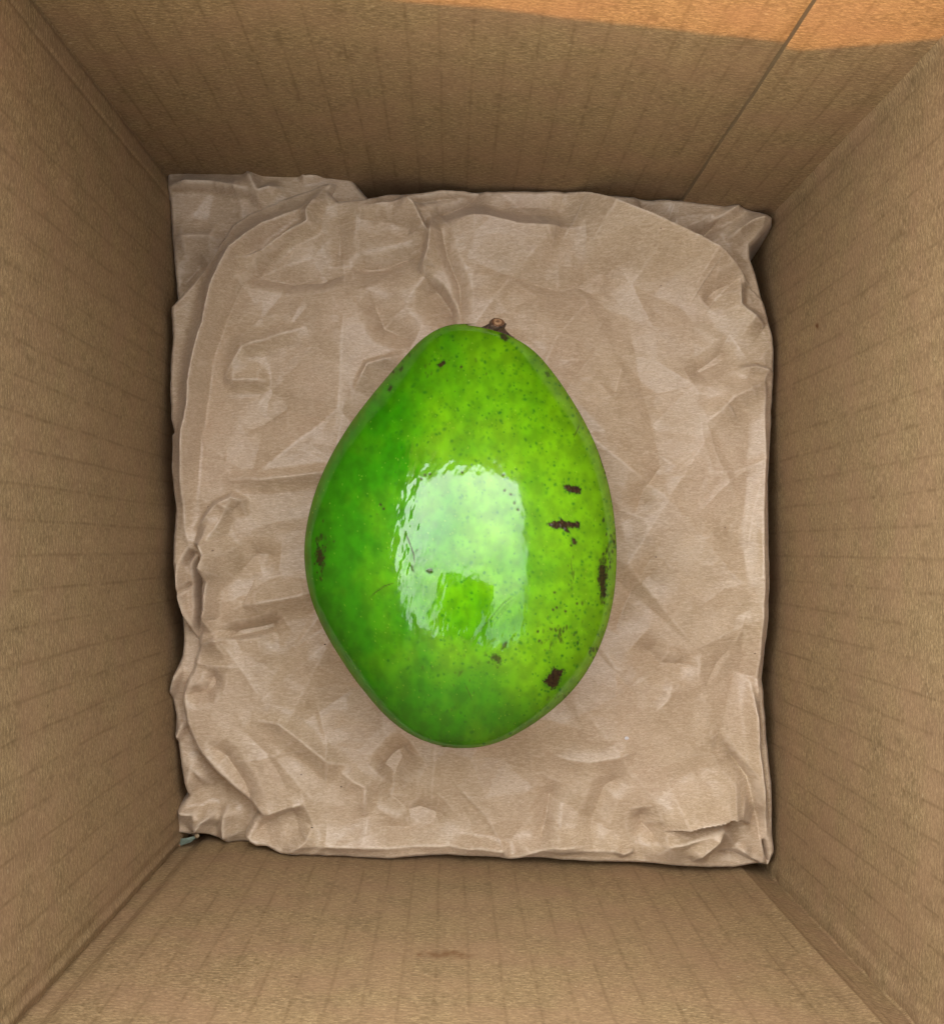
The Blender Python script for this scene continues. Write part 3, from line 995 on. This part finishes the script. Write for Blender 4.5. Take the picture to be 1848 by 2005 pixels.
blot([(838, 1113), (846, 1113), (848, 1121), (840, 1124), (833, 1118)], 0.8, 0.12, ring=-0.06)
blot([(803, 1106), (809, 1106), (812, 1120), (806, 1118)], 0.6, 0.10)
blot([(855, 714), (870, 705), (873, 711), (862, 720)], 0.95, -0.02, soft=2)
blot([(978, 654), (988, 653), (996, 662), (990, 668), (981, 662)], 0.9, 0.0, soft=3)
blot([(758, 764), (764, 754), (769, 757), (764, 767)], 0.8, 0.0, soft=2.5)
blot([(780, 724), (788, 716), (790, 722), (784, 728)], 0.7, 0, soft=2)
blot([(1066, 728), (1074, 728), (1078, 736), (1072, 738)], 0.6, 0, soft=2)
blot([(960, 1288), (972, 1281), (982, 1290), (979, 1303), (974, 1296), (966, 1292)], 0.75, -0.03, soft=3.0, rag=5)
blot([(985, 1258), (993, 1256), (991, 1268), (982, 1272)], 0.7, 0.06)
# clusters
for (cx_, cy_, sx_, sy_, k_, b_) in ((628, 1085, 9, 22, 40, 1.0), (626, 1062, 6, 8, 12, .8), (1182, 1130, 5, 30, 46, 1.0), (1176, 1150, 4, 14, 26, 1.0), (1190, 1085, 6, 30, 30, .8), (1090, 1238, 11, 11, 34, .8),
                                     (1072, 1262, 8, 8, 12, .6), (1125, 1120, 10, 26, 9, .6), (975, 1292, 14, 14, 14, .6), (1135, 1250, 18, 30, 7, .6), (1160, 1275, 10, 16, 10, .85),
                                     (1095, 1365, 14, 8, 10, .6), (905, 1290, 46, 20, 22, .35), (900, 1330, 20, 18, 8, .5), (880, 710, 40, 20, 12, .5), (1185, 905, 4, 18, 10, .7)):
    for i in range(k_):
        x, y = R.gauss(cx_, sx_), R.gauss(cy_, sy_)
        r = R.uniform(1.0, 2.8)
        dab(brown, x, y, r, r * R.uniform(1, 2.2), b_ * R.uniform(0.5, 1), R.uniform(-.4, .4), 0.4)
        dab(rel, x, y, r, r * 1.5, R.uniform(-0.06, 0.08), 0, 0.6, 'add')
blot([(1172, 1110), (1180, 1100), (1186, 1118), (1184, 1150), (1188, 1168), (1180, 1172), (1174, 1150)], 0.95, 0.08, rag=5)
blot([(622, 1068), (630, 1078), (634, 1096), (628, 1112), (620, 1098)], 0.9, 0.05, rag=6)
# scratches
scratch([(790, 1036), (800, 1058), (810, 1086), (812, 1108)], 2.2, 0.9, -0.10)
scratch([(812, 1082), (820, 1074)], 1.4, 0.8, -0.05)
scratch([(722, 1172), (735, 1160), (752, 1148), (776, 1140)], 1.8, 0.75, -0.05)
scratch([(1012, 1162), (985, 1182), (965, 1205), (948, 1225), (930, 1245)], 1.5, 0.55, -0.07)
scratch([(1014, 1168), (992, 1184), (972, 1208), (955, 1228)], 1.3, 0.35, -0.06)
scratch([(1006, 1178), (990, 1192), (968, 1222), (950, 1232)], 1.3, 0.3, -0.06)
scratch([(1060, 1210), (1050, 1228), (1064, 1222)], 1.0, 0.3, -0.03)
scratch([(1135, 830), (1130, 842), (1122, 858)], 1.6, 0.85, -0.04)
scratch([(1040, 805), (1070, 835), (1100, 850)], 1.0, 0.25, -0.02)
scratch([(1172, 885), (1178, 905), (1182, 920)], 1.6, 0.8, -0.03)
scratch([(1117, 1090), (1120, 1118), (1123, 1136), (1126, 1112)], 1.6, 0.6, -0.03)
scratch([(1178, 1085), (1174, 1120), (1178, 1160)], 2.0, 0.8, -0.03)
scratch([(910, 1340), (918, 1356), (926, 1376)], 1.5, 0.5, -0.03)
scratch([(896, 1326), (906, 1312)], 2.2, 0.5, -0.02)
scratch([(860, 1022), (885, 1024)], 1.0, 0.2, -0.02)
scratch([(700, 1238), (740, 1262)], 0.9, 0.2, -0.01)


def samp(layer):
    u_ = np.clip((qx - CW0) * CS, 0, cw_ - 2)
    v_ = np.clip((qy - CH0) * CS, 0, ch_ - 2)
    i, j = u_.astype(int), v_.astype(int)
    fu, fv = u_ - i, v_ - j
    return (layer[j, i] * (1 - fu) * (1 - fv) + layer[j, i + 1] * fu * (1 - fv) + layer[j + 1, i] * (1 - fu) * fv + layer[j + 1, i + 1] * fu * fv)


B_, K_, L_, H_ = samp(brown) * front, samp(frek) * front, samp(pale) * front, samp(rel) * front
# low lumps of the skin: a smooth field plus a rippled area along the left of the crown
sc = 1.0
lump = 0.12 * fbm(qx / 150, qy / 190, 2, 101) * front
lump += 0.042 * fbm(qx / 34, qy / 46, 3, 102, 0.5) * front
rip = 0.5 * np.exp(-((qx - 900) / 70) ** 2 - ((qy - 1130) / 40) ** 2) + np.exp(-((qx - 800) / 42) ** 2 - ((qy - 1040) / 150) ** 2) + 0.9 * np.exp(-((qx - 900) / 110) ** 2 - ((qy - 905) / 26) ** 2) + 0.9 * np.exp(-((qx - 920) / 120) ** 2 - ((qy - 1235) / 45) ** 2)
lump += rip * front * 0.15 * fbm(qx / 15 + qy / 60, qy / 30, 3, 103)
lump += 0.0022 * fbm(qx / 4, qy / 5, 2, 104) * front
PV = PV + N * ((lump + H_) * 1e-3)[..., None]

gA = np.array([0.024, 0.205, 0.0005])     # deep green
gB = np.array([0.135, 0.365, 0.001])    # yellow green
gC = np.array([0.150, 0.175, 0.0])    # olive rim: the paper's reflection painted into the skin colour
t = np.clip((qx - 730) / 420 + 0.55 * fbm(qx / 90, qy / 120, 4, 111) + 0.10 - 0.45 * np.clip((qy - 1280) / 150, 0, 1), 0, 1)
t = np.where(front > 0, t, 0.4)
col = gA * (1 - t[..., None]) + gB * t[..., None]
mot = np.clip(0.5 + 1.3 * fbm(qx / 26, qy / 30, 4, 112), 0, 1)[..., None]
col = col * (0.80 + 0.32 * mot)
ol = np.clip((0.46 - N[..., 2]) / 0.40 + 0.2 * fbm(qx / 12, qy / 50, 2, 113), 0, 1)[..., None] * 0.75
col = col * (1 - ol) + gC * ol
kk = np.clip(K_, 0, 1)[..., None]
col = col * (1 - kk) + np.array([0.016, 0.14, 0.004]) * kk
ll = np.clip(L_ * 0.55, 0, 1)[..., None]
col = col * (1 - ll) + np.array([0.42, 0.62, 0.06]) * ll
bb = np.clip(B_, 0, 1)[..., None]
bc = np.array([0.030, 0.018, 0.007]) * (1 + 0.9 * fbm(qx / 5, qy / 5, 2, 114))[..., None]
col = col * (1 - bb) + np.clip(bc, 0.008, 1) * bb

k = NT('avocado_skin')
at_ = k.n('ShaderNodeAttribute', attribute_name='pigment')
k.set('Base Color', at_.outputs['Color'])
br = k.n('ShaderNodeAttribute', attribute_name='scar').outputs['Fac']
pos = k.n('ShaderNodeNewGeometry').outputs['Position']
rn = k.noise(pos, 160, 3)
rough = k.mr(rn, 0.3, 0.7, 0.09, 0.14)
k.set('Roughness', k.math('ADD', rough, k.math('MULTIPLY', br, 0.05)))
k.set('Specular IOR Level', 0.0)
k.set('Coat Weight', 0.0)
k.set('Coat Roughness', 0.07)
k.set('Coat IOR', 1.5)
k.set('Subsurface Weight', 0.12)
k.set('Subsurface Radius', (0.6, 1.0, 0.2))
k.set('Subsurface Scale', 0.003)
nb = k.bump(k.noise(pos, 900, 2), 0.06, 0.0002)
k.set('Normal', nb)
gl = k.n('ShaderNodeBsdfGlossy')
k.lk(k.math('ADD', rough, k.math('MULTIPLY', br, 0.05)), gl.inputs['Roughness'])
k.lk(nb, gl.inputs['Normal'])
gl.inputs['Color'].default_value = (1, 1, 1, 1)
fr = k.n('ShaderNodeFresnel')
fr.inputs['IOR'].default_value = 1.66
mixs = k.n('ShaderNodeMixShader')
k.lk(k.math('MULTIPLY', k.math('MINIMUM', fr.outputs[0], 0.10), k.math('SUBTRACT', 1.0, k.math('MULTIPLY', br, 0.6))), mixs.inputs[0])
k.lk(k.p.outputs[0], mixs.inputs[1])
k.lk(gl.outputs[0], mixs.inputs[2])
k.lk(mixs.outputs[0], k.out.inputs[0])
M_SKIN = k.m

fruit = empty('avocado', (float(mid[NS // 2]), float(yc), 0.0), 'large glossy bright green avocado with brown scars lying on crumpled paper', 'avocado')
nV = NS * NP_
F = grid_faces(NS, NP_, True)[:, ::-1]
Vf = PV.reshape(-1, 3)
Vf = np.concatenate([Vf, [Vf[:NP_].mean(0)], [Vf[(NS - 1) * NP_:nV].mean(0)]])
colf = np.concatenate([col.reshape(-1, 3), [gC, gC]])
scf = np.concatenate([B_.ravel(), [0, 0]])
j = np.arange(NP_)
cap1 = np.stack([j, (j + 1) % NP_, np.full(NP_, nV), np.full(NP_, nV)], 1)
b0 = (NS - 1) * NP_
cap2 = np.stack([b0 + (j + 1) % NP_, b0 + j, np.full(NP_, nV + 1), np.full(NP_, nV + 1)], 1)
skin = mesh_np('skin', Vf, F, M_SKIN, fruit, True, {'pigment': np.clip(colf, 0, 1), 'scar': scf})

# --- stem stub: flared woody base, dark neck and a pale cut end, turned up towards the viewer
k = NT('stem_bark')
pos = k.n('ShaderNodeNewGeometry').outputs['Position']
nz = k.noise(pos, 700, 4, 0.65)
k.set('Base Color', k.mix(k.mr(nz, 0.35, 0.65), (0.020, 0.012, 0.010), (0.15, 0.085, 0.045)))
k.set('Roughness', 0.7)
k.set('Normal', k.bump(nz, 0.8, 0.0003))
M_BARK = k.m
k = NT('cut_wood')
tc = k.n('ShaderNodeTexCoord').outputs['Object']
dist = k.n('ShaderNodeVectorMath', operation='LENGTH')
k.lk(tc, dist.inputs[0])
rad = k.math('DIVIDE', dist.outputs['Value'], 0.0021)
rr = k.math('ADD', rad, k.math('MULTIPLY', k.noise(tc, 1500, 3), 0.5))
ringm = k.mr(k.math('SINE', k.math('MULTIPLY', rr, 11.0)), -1, 1)
cc = k.mix(ringm, (0.10, 0.038, 0.012), (0.34, 0.20, 0.10))
k.set('Base Color', cc)
k.set('Roughness', 0.7)
k.set('Normal', k.bump(k.math('ADD', ringm, k.noise(tc, 2500, 2)), 0.6, 0.0002))
M_CUT = k.m

zst = 0.0345
base_c = at(967, 653, zst)
tip_c = at(974.5, 631, zst + 0.0045)
ax = Vector(tip_c - base_c).normalized()
# tilt the cut face towards the camera
axf = Vector((0.10, 0.55, 0.80)).normalized()
prof = [(0.0, 0.0056), (0.12, 0.0051), (0.25, 0.0040), (0.42, 0.0031), (0.6, 0.0023), (0.8, 0.0023), (0.93, 0.0022), (1.0, 0.0018)]
rows = []
NA = 48
for q, (t_, r_) in enumerate(prof):
    c_ = Vector(base_c) * (1 - t_) + Vector(tip_c) * t_
    dirv = (Vector((0.25, 0.93, 0.15)).normalized() * (1 - t_) + axf * t_).normalized()
    e1 = dirv.cross(Vector((0, 0, 1)))
    e1.normalize()
    e2 = dirv.cross(e1)
    for a_ in range(NA):
        th = a_ / NA * 2 * math.pi
        rr_ = r_ * (1 + 0.10 * math.sin(3 * th + 1) + 0.06 * math.sin(7 * th + q) + 0.05 * math.sin(13 * th))
        rows.append(list(c_ + e1 * math.cos(th) * rr_ + e2 * math.sin(th) * rr_ * (0.8 if t_ < 0.3 else 0.95)))
rows = np.array(rows)
stem = mesh_np('stem', rows, grid_faces(len(prof), NA, True), M_BARK, fruit, True)
# cut end
c_ = np.array(tip_c) + np.array(axf) * 0.0001
e1 = axf.cross(Vector((0, 0, 1))).normalized()
e2 = axf.cross(e1)
V, F = [], []
for ri in range(7):
    r_ = 0.0018 * ri / 6
    for a_ in range(NA):
        th = a_ / NA * 2 * math.pi
        rr_ = r_ * (1 + 0.06 * math.sin(3 * th + 1))
        V.append(list(e1 * math.cos(th) * rr_ + e2 * math.sin(th) * rr_ + axf * (0.00045 * math.cos(ri / 6 * math.pi / 2) + 0.00012 * math.sin(ri * 2.1 + th * 2))))
V = np.array(V)
me_o = mesh_np('cut_end', V, grid_faces(7, NA, True), M_CUT, None, True)
me_o.parent = stem
me_o.location = Vector(c_) - Vector(fruit.location)

# ================================================================== small things in the box
# torn glossy scrap in the front left corner
def flat_mat(name, c, rough=0.6, spec=0.5):
    k = NT(name)
    pos = k.n('ShaderNodeNewGeometry').outputs['Position']
    f = k.noise(pos, 1200, 3)
    k.set('Base Color', k.mix(k.mr(f, 0.3, 0.7), tuple(x * 0.75 for x in c), c))
    k.set('Roughness', rough)
    k.set('Specular IOR Level', spec)
    return k.m


def patch(name, pts, zs, mat, parent=None, th=0.0004):
    P3 = [at(a_, b_, z_) for (a_, b_), z_ in zip(pts, zs)]
    c = np.mean(P3, 0) + np.array([0, 0, th])
    nn = len(P3)
    V = [list(q + (0, 0, th)) for q in P3] + [list(q) for q in P3] + [list(c + (0, 0, th * 1.3))]
    F = [(q, (q + 1) % nn, 2 * nn) for q in range(nn)]
    Fs = [(q, (q + 1) % nn, nn + (q + 1) % nn, nn + q) for q in range(nn)]
    me = bpy.data.meshes.new(name)
    off = np.array(parent.location) if parent else np.zeros(3)
    me.from_pydata([tuple(np.array(q) - off) for q in V], [], F + Fs + [tuple(range(2 * nn - 1, nn - 1, -1))])
    me.materials.append(mat)
    o = bpy.data.objects.new(name, me)
    COL.objects.link(o)
    if parent:
        o.parent = parent
    return o


sc_ = empty('paper_scrap', tuple(at(368, 1643, -0.008)), 'tiny torn pale green scrap with orange ends in the front left corner of the box', 'scrap')
patch('green_strip', [(352, 1643), (366, 1641), (380, 1637), (384, 1641), (374, 1649), (355, 1656), (351, 1650)], [-.0085, -.008, -.008, -.0078, -.0085, -.009, -.009], flat_mat('pale_green_tape', (0.24, 0.31, 0.25), 0.4), sc_)
patch('torn_end', [(341, 1650), (347, 1645), (352, 1650), (353, 1658), (347, 1655)], [-.009] * 5, flat_mat('torn_orange', (0.40, 0.22, 0.11)), sc_)
patch('torn_end', [(382, 1634), (388, 1632), (391, 1637), (387, 1641), (382, 1640)], [-.0068] * 5, flat_mat('torn_cream', (0.55, 0.42, 0.25)), sc_)

# a glassy crumb on the paper
def grain(name, px, py, z, r, mat, label, cat, sq=(1, 1, .7), seed=1):
    rr_ = random.Random(seed)
    import bmesh
    bm = bmesh.new()
    bmesh.ops.create_icosphere(bm, subdivisions=2, radius=r)
    for v_ in bm.verts:
        v_.co *= rr_.uniform(0.82, 1.12)
        v_.co.x *= sq[0]
        v_.co.y *= sq[1]
        v_.co.z *= sq[2]
    me = bpy.data.meshes.new(name)
    bm.to_mesh(me)
    bm.free()
    me.materials.append(mat)
    o = bpy.data.objects.new(name, me)
    o.location = tuple(at(px, py, z))
    COL.objects.link(o)
    o['label'] = label
    o['category'] = cat
    return o


dep = bpy.context.evaluated_depsgraph_get()


def drop_z(px, py):
    o_ = Vector(CAMP)
    d_ = Vector(at(px, py, 0)) - o_
    hit, loc, *_ = S.ray_cast(dep, o_ + d_ * 0.2, d_.normalized())
    return loc.z if hit else 0.0


dep.update()
M_SALT = flat_mat('white_grain', (0.85, 0.83, 0.86), 0.25)
M_DARKC = flat_mat('dark_crumb', (0.06, 0.03, 0.02), 0.7)
grain('crumb', 1227, 1446, drop_z(1227, 1446) + 0.0003, 0.00062, M_SALT, 'tiny white shiny crumb on the paper right of the avocado base', 'crumb', (1.1, 0.9, .7), 3)
for i, (x, y, lab) in enumerate(((636, 1262, 'dark crumb on the paper just left of the lower avocado flank'), (668, 1541, 'dark crumb on the paper low left of the avocado'), (611, 1621, 'dark crumb near the front edge of the paper at left'))):
    grain('crumb', x, y, drop_z(x, y) + 0.0001, 0.00024, M_DARKC, lab, 'crumb', (1.5, .8, .5), 10 + i)

# added slab in place of the camera's holder: blocks sky, mirrored as the notch

tab = empty('sky_blocker', (0.0, -0.119, 0.313), 'added black slab over the box, blocks sky and mirrors as the dark notch in the avocado highlight', 'sky_blocker')


def slab(name, hx, hy, z0, z1, rad, mat, parent, cx=0.0, cy=0.0, n=8, loc=(0, 0, 0)):
    prof_ = []
    for (sx, sy, a0) in ((1, 1, 0), (-1, 1, 90), (-1, -1, 180), (1, -1, 270)):
        for q in range(n + 1):
            a_ = math.radians(a0 + 90 * q / n)
            prof_.append((sx * (hx - rad) + rad * math.cos(a_) + cx, sy * (hy - rad) + rad * math.sin(a_) + cy))
    m = len(prof_)
    be = min(0.0012, (z1 - z0) * 0.3)
    V = []
    for z_, sh in ((z0, be), (z0 + be, 0), (z1 - be, 0), (z1, be)):
        for x_, y_ in prof_:
            l_ = math.hypot(x_ - cx, y_ - cy)
            V.append((x_ - (x_ - cx) / l_ * sh, y_ - (y_ - cy) / l_ * sh, z_))
    F = [(q + a_ * m, (q + 1) % m + a_ * m, (q + 1) % m + (a_ + 1) * m, q + (a_ + 1) * m) for a_ in range(3) for q in range(m)]
    F += [tuple(range(m - 1, -1, -1)), tuple(range(3 * m, 4 * m))]
    me = bpy.data.meshes.new(name)
    me.from_pydata(V, [], F)
    me.materials.append(mat)
    o = bpy.data.objects.new(name, me)
    COL.objects.link(o)
    o.parent = parent
    return o


slab('case', 0.082, 0.110, 0.0, 0.008, 0.034, flat_mat('blocker_black', (0.03, 0.03, 0.032), 0.55), tab)
slab('blocker_top', 0.074, 0.102, 0.0081, 0.0087, 0.028, flat_mat('blocker_gloss', (0.015, 0.015, 0.017), 0.12), tab)

tab.rotation_euler.z = math.radians(-14)
